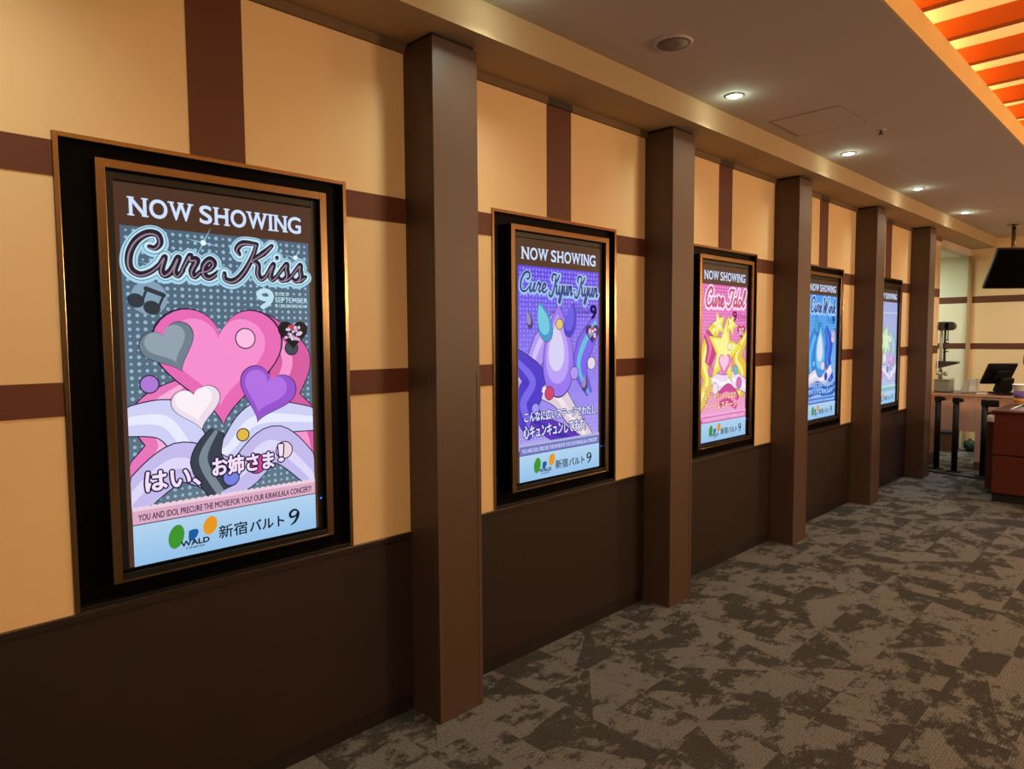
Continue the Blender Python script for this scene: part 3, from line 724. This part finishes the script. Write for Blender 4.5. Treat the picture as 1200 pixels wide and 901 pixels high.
disp = [d0]; d0.location = (0, YC0, ZB); d0['label'] = dl[0]
for b in range(1, 5): disp.append(dup(d0, (0, YC0+b*PITCHY, ZB), dl[b]))
for t, fn in zip(disp, (poster_grey, poster_purple, poster_pink, poster_blue, poster_pale)):
    sc = fn().build(t); sc.location = (0.0085, -0.001, 2.0475-SH/2-ZB)

# ------------------------------------------------------------------ ceiling fittings
def spot(parent, W, col, size, blend, z=-0.02, rad=0.03):
    l = bpy.data.lights.new('spot', 'SPOT'); l.energy = W; l.color = col; l.spot_size = size; l.spot_blend = blend; l.shadow_soft_size = rad
    o = bpy.data.objects.new('lamp', l); C.objects.link(o); o.parent = parent; o.location = (0, 0, z); return o
def make_downlight():
    t = thing('downlight', '', 'ceiling light', (0, 0, H_CEIL), 0, 'row of downlights beside the beam')
    bm = new(); lathe(bm, [(0.030, -0.002), (0.034, -0.006), (0.050, -0.005), (0.052, 0.0)], (0, 0, 0), 32); obj('trim_ring', bm, M['ceil'], t)
    bm = new(); lathe(bm, [(0.010, -0.0105), (0.024, -0.009), (0.029, -0.0062)], (0, 0, 0), 24); obj('lens', bm, M['lens'], t)
    spot(t, DOWN_W, DOWN_C, R(134), 1.0)
    l = bpy.data.lights.new('lens_glow', 'POINT'); l.energy = GLOW_W; l.color = GLOW_C; l.shadow_soft_size = 0.02
    o = bpy.data.objects.new('glow', l); C.objects.link(o); o.parent = t; o.location = (0, 0, -0.034)
    return t
XD, YD = 0.462, 0.178
lab = {-1: 'round white downlight beside the beam behind the camera', 0: 'round downlight beside the beam over the left edge of the nearest screen',
       1: 'round downlight beside the beam in front of the nearest pillar, above the frame', 2: 'brightest and nearest lit downlight in view, beside the beam',
       3: 'second nearest lit downlight in view, beyond the ceiling hatch', 4: 'third lit downlight in view along the beam', 5: 'farthest lit downlight along the beam, nearest the hanging monitor'}
dn = make_downlight(); dn.location = (XD, YD-PITCHY, H_CEIL); dn['label'] = lab[-1]
for k in range(0, 6): dup(dn, (XD, YD+k*PITCHY, H_CEIL), lab[k])

t = thing('ceiling_speaker', 'round flush speaker with a brown-grey grille in the ceiling, left of the downlights', 'speaker', (0.595, 2.76, H_CEIL))
bm = new(); lathe(bm, [(0.070, -0.004), (0.074, -0.008), (0.084, -0.006), (0.088, 0.0)], (0, 0, 0), 40); obj('rim', bm, M['ceil'], t)
bm = new(); lathe(bm, [(0.02, -0.0095), (0.069, -0.0082)], (0, 0, 0), 36); obj('grille', bm, M['grille'], t)

t = thing('access_hatch', 'square flush access hatch in the ceiling beyond the brightest downlight', 'hatch', (0.60, 4.38, H_CEIL))
one('hatch_panel', (-0.20, -0.205, -0.0035), (0.20, 0.205, 0), M['ceil'], t, 0.001)
bm = new()
for a in (-1, 1):
    box(bm, (a*0.206-0.003, -0.214, -0.0028), (a*0.206+0.003, 0.214, 0)); box(bm, (-0.203, a*0.211-0.003, -0.0028), (0.203, a*0.211+0.003, 0))
obj('hatch_frame', bm, mat('hatch_joint', (150, 132, 118), 0.8), t)
t = thing('fire_sprinkler', 'tiny dark sprinkler head in the ceiling right of the hatch', 'sprinkler', (0.812, 4.85, H_CEIL))
bm = new(); lathe(bm, [(0.020, -0.004), (0.032, 0.0)], (0, 0, 0), 20); obj('escutcheon', bm, M['ceil'], t)
bm = new(); cyl(bm, (0, 0, -0.024), (0, 0, -0.004), 0.007); cyl(bm, (0, 0, -0.027), (0, 0, -0.024), 0.016); obj('deflector', bm, M['darkgrey'], t)
t = thing('ceiling_vent', 'pale slotted air vent flush in the ceiling in front of the hanging monitor', 'vent', (0.74, 9.05, H_CEIL))
bm = new(); box(bm, (-0.30, -0.30, -0.006), (0.30, 0.30, 0), 0.002); obj('vent_plate', bm, M['ceil'], t)
bm = new()
for k in range(6): box(bm, (-0.26, -0.255+k*0.1, -0.009), (0.26, -0.235+k*0.1, -0.006))
obj('vent_slats', bm, M['ceil'], t)

# orange wood slats across the coffer, with a light strip in the cove on either side
BP = 0.434
words = ['first', 'second', 'third', 'fourth', 'fifth', 'sixth', 'seventh']
for k in range(-10, 11):
    y0 = 3.490+BP*k
    if y0 < CY0+0.03 or y0+0.1 > CY1-0.03: continue
    if 0 <= k <= 6: l = '%s orange wood slat from the top of the photo, in the glowing ceiling recess' % words[k]
    elif k < 0: l = 'orange wood slat of the ceiling recess, number %d nearer than those in view' % (-k)
    else: l = 'orange wood slat of the ceiling recess, number %d beyond those in view' % (k-6)
    o = one('wood_slat', (CX0-0.115, y0, CZ+0.0005), (CX1+0.115, y0+0.05, CZ+0.0885), M['slat'], None, 0.002)
    tag(o, l, 'ceiling slat', 'slats of the ceiling recess')
for sx, nm in ((CX0-0.10, 'left'), (CX1+0.06, 'right')):
    bm = new(); box(bm, (sx, CY0+0.05, CZ-0.012), (sx+0.04, CY1-0.05, CZ-0.0001), 0.003)
    tag(obj('cove_light_strip', bm, M['cove']), 'glowing warm light strip hidden in the %s side of the slatted ceiling recess' % nm, 'light strip')

# alcove ceiling lamp
t = thing('alcove_light', 'flat white ceiling light inside the alcove left of the counter', 'ceiling light', (-0.85, 10.35, 2.66))
one('lamp_frame', (-0.32, -0.32, -0.02), (0.32, 0.32, 0), M['white'], t, 0.003)
one('diffuser', (-0.29, -0.29, -0.024), (0.29, 0.29, -0.02), emit('alcove_diffuser', ALC_C, 6.0), t)
l = bpy.data.lights.new('alcove_area', 'AREA'); l.energy = ALC_W; l.color = ALC_C; l.size = 0.56
o = bpy.data.objects.new('lamp', l); C.objects.link(o); o.parent = t; o.location = (0, 0, -0.03)
# globe pendants added in the unseen lobby as warm fill light
LB = ['globe pendant lamp in the lobby, nearest the camera side', 'second globe pendant lamp in the lobby counted from the camera', 'third globe pendant lamp in the lobby counted from the camera',
      'globe pendant lamp in the lobby farthest from the camera']
M['globe'] = emit('globe_glass', LOBBY_FILL_C, 12.0)
for i, (x, y) in enumerate(((5.4, 0.2), (5.4, 5.3), (5.4, 5.9), (5.4, 10.9))):
    t = thing('pendant_lamp', LB[i], 'pendant lamp', (x, y, H_CEIL), 0, 'globe pendants over the lobby')
    bm = new(); lathe(bm, [(0.05, -0.03), (0.06, -0.01), (0.06, 0.0)], (0, 0, 0), 24); obj('ceiling_rose', bm, M['bronze'], t)
    bm = new(); cyl(bm, (0, 0, -0.40), (0, 0, -0.03), 0.006, seg=10); obj('stem', bm, M['bronze'], t)
    bm = new(); lathe(bm, [(0.11*math.sin(math.pi*q/14)+0.001, -0.50-0.11*math.cos(math.pi*q/14)) for q in range(15)], (0, 0, 0), 28); gl = obj('globe', bm, M['globe'], t)
    l = bpy.data.lights.new('globe_lamp', 'POINT'); l.energy = LOBBY_FILL_W; l.color = LOBBY_FILL_C; l.shadow_soft_size = 0.125
    o = bpy.data.objects.new('lamp', l); C.objects.link(o); o.parent = t; o.location = (0, 0, -0.72)
for i, (x, y) in enumerate(((1.5, 8.9), (1.2, 10.4))):  # downlights added out of view for cool light on counter and floor
    t = thing('round_downlight', ['white round downlight in front of the counter, right of the hanging monitor', 'white round downlight above the staff side of the counter'][i], 'ceiling light', (x, y, H_CEIL), 0, 'white downlights at the counter')
    bm = new(); lathe(bm, [(0.060, -0.004), (0.075, -0.008), (0.09, 0.0)], (0, 0, 0), 32); obj('trim_ring', bm, M['ceil'], t)
    bm = new(); lathe(bm, [(0.02, -0.0105), (0.058, -0.0085)], (0, 0, 0), 24); obj('lens', bm, M['lens'], t)
    spot(t, STAFF_FILL_W, STAFF_FILL_C, R(150), 1.0, rad=0.08)

# ------------------------------------------------------------------ counter at the end of the corridor
CYF, CZT = 9.45, 0.89
t = thing('service_counter', 'pink-beige service counter with a dark top and an open lift-up section at the corridor end', 'counter', (0.0, CYF, 0))
one('front_panel', (0.012, 0.0, 0.452), (0.474, 0.03, 0.868), M['pinkpanel'], t, 0.002)
one('front_panel', (0.482, 0.0, 0.104), (0.545, 0.55, 0.868), M['pinkpanel'], t, 0.002)
one('front_panel', (0.551, 0.006, 0.104), (2.6, 0.036, 0.868), M['pinkpanel'], t, 0.002)
one('base_board', (0.478, -0.004, 0.0), (2.6, 0.5, 0.103), M['brownbase'], t, 0.002)
one('worktop', (0.010, -0.012, 0.869), (2.6, 0.60, CZT), M['countertop'], t, 0.003)
one('edge_strip', (0.010, -0.018, 0.868), (2.6, -0.0125, CZT-0.002), M['pinkpanel'], t)

def stanchion(x, y, label, big=False):
    t = thing('belt_stanchion', label, 'stanchion', (x, y, 0), 0, 'black belt posts in front of the counter')
    bm = new(); lathe(bm, [(0.075, 0.0), (0.075, 0.006), (0.03, 0.014)], (0, 0, 0), 28); obj('base', bm, M['matteblack'], t)
    bm = new(); cyl(bm, (0, 0, 0.012), (0, 0, 0.81), 0.031, seg=24); obj('post', bm, M['matteblack'], t)
    bm = new(); box(bm, (-0.034, -0.034, 0.80), (0.034, 0.034, 0.862), 0.006); obj('head', bm, M['plastic'], t)
    bm = new(); box(bm, (0.034, -0.026, 0.812 if not big else 0.785), (0.072 if not big else 0.13, 0.026, 0.856 if not big else 0.862), 0.01); obj('belt_cassette', bm, M['plastic'], t)
    return t
stanchion(0.135, 9.30, 'left of the two slim black belt posts before the open counter section')
stanchion(0.335, 9.22, 'right of the two slim black belt posts before the open counter section')
stanchion(0.635, 9.10, 'black belt post with a bulky belt head, behind the left end of the red-brown cabinet', True)

# things on and under the counter
t = thing('drink_dispenser', 'grey machine on the counter with a dark rounded head on a tall pole', 'machine', (0.025, 9.78, CZT))
bm = new(); box(bm, (-0.05, -0.12, 0.0), (0.13, 0.14, 0.135), 0.012); obj('body', bm, M['grey'], t)
bm = new(); box(bm, (-0.055, -0.125, 0.135), (0.135, 0.145, 0.15), 0.005); obj('lid', bm, M['steel'], t)
bm = new(); cyl(bm, (0.0, 0.02, 0.15), (0.0, 0.02, 0.84), 0.018); obj('pole', bm, M['lightgrey'], t)
bm = new(); cyl(bm, (0.045, 0.0, 0.33), (0.045, 0.0, 0.78), 0.013); cyl(bm, (0.075, 0.0, 0.62), (0.075, 0.0, 0.76), 0.006)
for k in range(5): cyl(bm, (0.03, -0.01, 0.48+0.035*k), (0.085, 0.0, 0.49+0.035*k), 0.008, seg=8)
obj('valve_rod', bm, M['darkgrey'], t)
bm = new(); box(bm, (-0.02, -0.06, 0.745), (0.10, 0.06, 0.85), 0.012); cyl(bm, (0.10, -0.06, 0.7975), (0.10, 0.06, 0.7975), 0.052, seg=24); obj('head', bm, M['darkgrey'], t)
bm = new()
vs = [bm.verts.new(v) for v in ((0.0, -0.09, 0.285), (0.0, 0.09, 0.285), (0.0, -0.09, 0.37), (0.0, 0.09, 0.37), (0.19, -0.07, 0.34), (0.19, 0.07, 0.34), (0.20, -0.07, 0.365), (0.20, 0.07, 0.365))]
for f in ((0, 1, 5, 4), (2, 6, 7, 3), (0, 4, 6, 2), (1, 3, 7, 5), (4, 5, 7, 6), (0, 2, 3, 1)): bm.faces.new([vs[i] for i in f])
obj('drip_tray', bm, M['darkgrey'], t)
bm = new(); cyl(bm, (-0.03, -0.03, 0.21), (0.07, -0.03, 0.22), 0.012, seg=12); cyl(bm, (0.07, -0.03, 0.19), (0.07, -0.03, 0.24), 0.02, seg=14); cyl(bm, (0.0, 0.02, 0.15), (0.0, 0.02, 0.26), 0.026); obj('knob', bm, M['steel'], t)

t = thing('leaflet_holder', 'pale slanted leaflet holder on the counter right of the grey machine', 'holder', (0.33, 9.85, CZT))
bm = new()
pr = [(-0.09, 0.0), (0.09, 0.0), (0.09, 0.16), (0.02, 0.17), (-0.02, 0.0)]
for sgn in (0,):
    a = [bm.verts.new((x, -0.05, z)) for x, z in ((-0.09, 0.0), (0.09, 0.0), (0.085, 0.165), (-0.03, 0.15))]
    b = [bm.verts.new((x, 0.06, z)) for x, z in ((-0.09, 0.0), (0.09, 0.0), (0.085, 0.165), (-0.03, 0.15))]
    bm.faces.new(a); bm.faces.new(list(reversed(b)))
    for k in range(4): bm.faces.new((a[k], b[k], b[(k+1) % 4], a[(k+1) % 4]))
obj('holder_body', bm, M['lightgrey'], t)
bm = new(); box(bm, (0.005, -0.056, 0.005), (0.075, -0.051, 0.155), 0.001); obj('leaflet', bm, M['white'], t)

# point-of-sale screen seen from behind, leaning back towards the camera
t = thing('till_screen', 'black till screen on a stout stand on the counter, seen from behind', 'monitor', (0.625, 9.74, CZT), R(45))
bm = new(); box(bm, (-0.02, -0.10, 0.0), (0.16, 0.12, 0.018), 0.006); obj('stand_base', bm, M['plastic'], t)
bm = new(); box(bm, (-0.015, -0.05, 0.018), (0.155, 0.06, 0.19), 0.025)
for v in bm.verts:
    if v.co.z > 0.1: v.co.x += 0.02*(0.06-v.co.x)*8; v.co.y -= 0.05
obj('stand_neck', bm, M['matteblack'], t)
bm = new(); box(bm, (-0.168, -0.014, -0.14), (0.168, 0.014, 0.14), 0.008); pn = obj('panel', bm, M['plastic'], t); pn.location = (0.0, -0.02, 0.235); pn.rotation_euler = (R(32), 0, 0)
bm = new(); box(bm, (-0.06, -0.04, -0.08), (0.11, -0.013, 0.06), 0.012); obj('panel_housing', bm, M['matteblack'], pn)

t = thing('card_terminal', 'small black card reader with white keys on the counter right of the till screen', 'card reader', (0.90, 9.66, CZT), R(20))
bm = new(); box(bm, (-0.06, -0.08, 0.0), (0.10, 0.08, 0.055), 0.008); obj('body', bm, M['plastic'], t)
bm = new()
for i in range(4):
    for j in range(2): box(bm, (-0.045+0.035*i, -0.02+0.035*j, 0.055), (-0.018+0.035*i, 0.008+0.035*j, 0.064), 0.002)
obj('keypad', bm, M['white'], t)
bm = new(); box(bm, (-0.055, 0.055, 0.055), (0.095, 0.075, 0.13), 0.004); obj('display_hood', bm, M['lightgrey'], t)
t = thing('paper_slip', 'small white paper stack on the counter edge left of the till screen', 'paper', (0.515, 9.52, CZT))
bm = new(); box(bm, (-0.045, -0.03, 0.0), (0.045, 0.05, 0.012), 0.001); obj('sheets', bm, M['white'], t)
bm = new(); box(bm, (-0.02, -0.03, 0.012), (0.045, 0.02, 0.018), 0.001); obj('slip', bm, M['white'], t)
t = thing('wooden_stand', 'tan wooden stand with dark fittings at the right edge of the photo behind the cup', 'stand', (0.99, 9.80, CZT))
bm = new(); box(bm, (-0.02, -0.03, 0.0), (0.10, 0.03, 0.26), 0.006); obj('post', bm, M['tan'], t)
bm = new(); cyl(bm, (-0.045, -0.03, 0.16), (-0.02, -0.03, 0.16), 0.024); box(bm, (-0.03, -0.032, 0.19), (0.0, -0.02, 0.20)); obj('fitting', bm, M['matteblack'], t)
t = thing('wall_switch', 'small dark wall switch on the back wall above the till screen', 'switch', (0.66, YB, 1.24))
one('plate', (-0.025, -0.012, -0.05), (0.03, 0, 0.06), M['darkgrey'], t, 0.003); one('rocker', (-0.01, -0.016, -0.02), (0.012, -0.012, 0.03), M['brownbase'], t, 0.002)

t = thing('plastic_bag', 'dark green plastic bag on the floor under the counter', 'bag', (0.13, 11.0, 0))
bm = new(); bmesh.ops.create_icosphere(bm, subdivisions=3, radius=0.085)
rnd = random.Random(5)
for v in bm.verts:
    v.co *= 1+rnd.uniform(-.08, .08); v.co.x *= 0.9; v.co.z = max(v.co.z*1.1+0.085, 0.0)
    if v.co.z > 0.145: v.co.x *= 0.55; v.co.y *= 0.55
obj('bag_body', bm, M['green'], t)
t = thing('storage_box', 'brown cardboard box on the floor under the open counter section', 'box', (-0.22, 10.95, 0))
one('box_body', (-0.24, -0.15, 0.0), (0.20, 0.15, 0.24), M['brownbox'], t, 0.004)
one('lid_flap', (-0.245, -0.155, 0.24), (0.205, 0.155, 0.262), M['matteblack'], t, 0.004)
tag(one('floor_threshold', (0.01, 9.33, 0.0), (0.78, 9.44, 0.006), M['brownbase'], None, 0.002), 'flat brown cover strip on the floor below the counter front', 'cover strip')
bm = new(); tube(bm, [(0.03+0.09*k, 9.05-0.02*k+0.012*math.sin(k*1.9), 0.008) for k in range(9)], 0.008)
tag(obj('power_cord', bm, M['matteblack']), 'black cord lying on the carpet in front of the counter', 'cord')

# ------------------------------------------------------------------ red-brown cabinet at the right edge
t = thing('serving_cabinet', 'red-brown wooden serving cabinet with a metal tray top at the right edge', 'cabinet', (0.95, 7.80, 0))
one('upper_front', (0.0, 0.0, 0.455), (1.30, 0.03, 0.845), M['mahogany'], t, 0.004)
one('lower_front', (0.0, 0.0, 0.085), (1.30, 0.03, 0.438), M['mahogany'], t, 0.004)
one('carcass', (0.004, 0.03, 0.085), (1.296, 1.28, 0.835), M['mahogany'], t, 0.003)
one('side_wing', (-0.125, 0.38, 0.045), (-0.001, 1.26, 0.815), M['mahogany'], t, 0.006)
one('plinth', (0.005, 0.02, 0.0), (1.27, 1.22, 0.084), M['void'], t)
bm = new()
box(bm, (-0.02, -0.02, 0.846), (1.32, 0.14, 0.868), 0.006); box(bm, (-0.02, 0.78, 0.846), (1.32, 1.30, 0.868), 0.006)
box(bm, (-0.02, 0.14, 0.846), (0.10, 0.78, 0.868), 0.004); box(bm, (1.2, 0.14, 0.846), (1.32, 0.78, 0.868), 0.004)
obj('top_frame', bm, M['mahogany'], t)
one('metal_tray', (0.10, 0.14, 0.838), (1.2, 0.78, 0.853), M['steel'], t, 0.003)
bm = new(); ring_pts = [(0.10, 0.14), (1.2, 0.14), (1.2, 0.78), (0.10, 0.78), (0.10, 0.14)]
tube(bm, [(x, y, 0.869) for x, y in ring_pts], 0.006); obj('tray_rim', bm, M['chrome'], t)
for (x0, y0, z0) in ((-0.075, 0.362, 0.76), (-0.02, -0.022, 0.79)):
    bm = new(); box(bm, (x0-0.028, y0-0.014, z0-0.03), (x0+0.028, y0+0.016, z0+0.03), 0.006); cyl(bm, (x0+0.01, y0-0.03, z0), (x0+0.01, y0-0.01, z0), 0.016); obj('latch', bm, M['chrome'], t)
bm = new(); cyl(bm, (-0.03, 0.34, 0.50), (-0.03, 0.378, 0.50), 0.018); obj('knob', bm, M['chrome'], t)

t = thing('printed_cup', 'white paper cup with a purple and orange print on the red-brown cabinet', 'cup', (1.04, 8.66, 0.869))
bm = new(); lathe(bm, [(0.066, 0.0), (0.070, 0.012), (0.080, 0.10), (0.0925, 0.192), (0.096, 0.196), (0.096, 0.202), (0.091, 0.203), (0.086, 0.19), (0.03, 0.165)], (0, 0, 0), 36); cupb = obj('cup_body', bm, M['white'], t)
bm = new(); lathe(bm, [(0.0712, 0.016), (0.0765, 0.062)], (0, 0, 0), 36); obj('orange_band', bm, M['orange'], t)
bm = new(); lathe(bm, [(0.0772, 0.064), (0.0868, 0.138)], (0, 0, 0), 36); obj('purple_band', bm, M['purple'], t)

# ------------------------------------------------------------------ monitor hanging from the ceiling
t = thing('hanging_monitor', 'black monitor hung from the ceiling on a pole, tilted down, at the right edge', 'monitor', (0.668, 10.10, H_CEIL))
bm = new(); lathe(bm, [(0.03, -0.03), (0.06, -0.018), (0.075, -0.004), (0.075, 0.0)], (0, 0, 0), 28); obj('ceiling_flange', bm, M['bronze'], t)
bm = new(); cyl(bm, (0, 0, -0.50), (0, 0, -0.02), 0.022); obj('pole', bm, M['bronze'], t)
bm = new(); box(bm, (-0.40, -0.018, -0.25), (0.40, 0.018, 0.25), 0.006); pn = obj('panel', bm, M['plastic'], t)
pn.location = (0.13, -0.10, -0.53); pn.rotation_euler = (R(28), 0, R(45))
bm = new(); box(bm, (-0.385, -0.0192, -0.235), (0.385, -0.018, 0.235)); obj('glass', bm, M['black'], pn)
bm = new(); box(bm, (-0.16, 0.018, -0.12), (0.16, 0.06, 0.12), 0.01); obj('rear_housing', bm, M['matteblack'], pn)
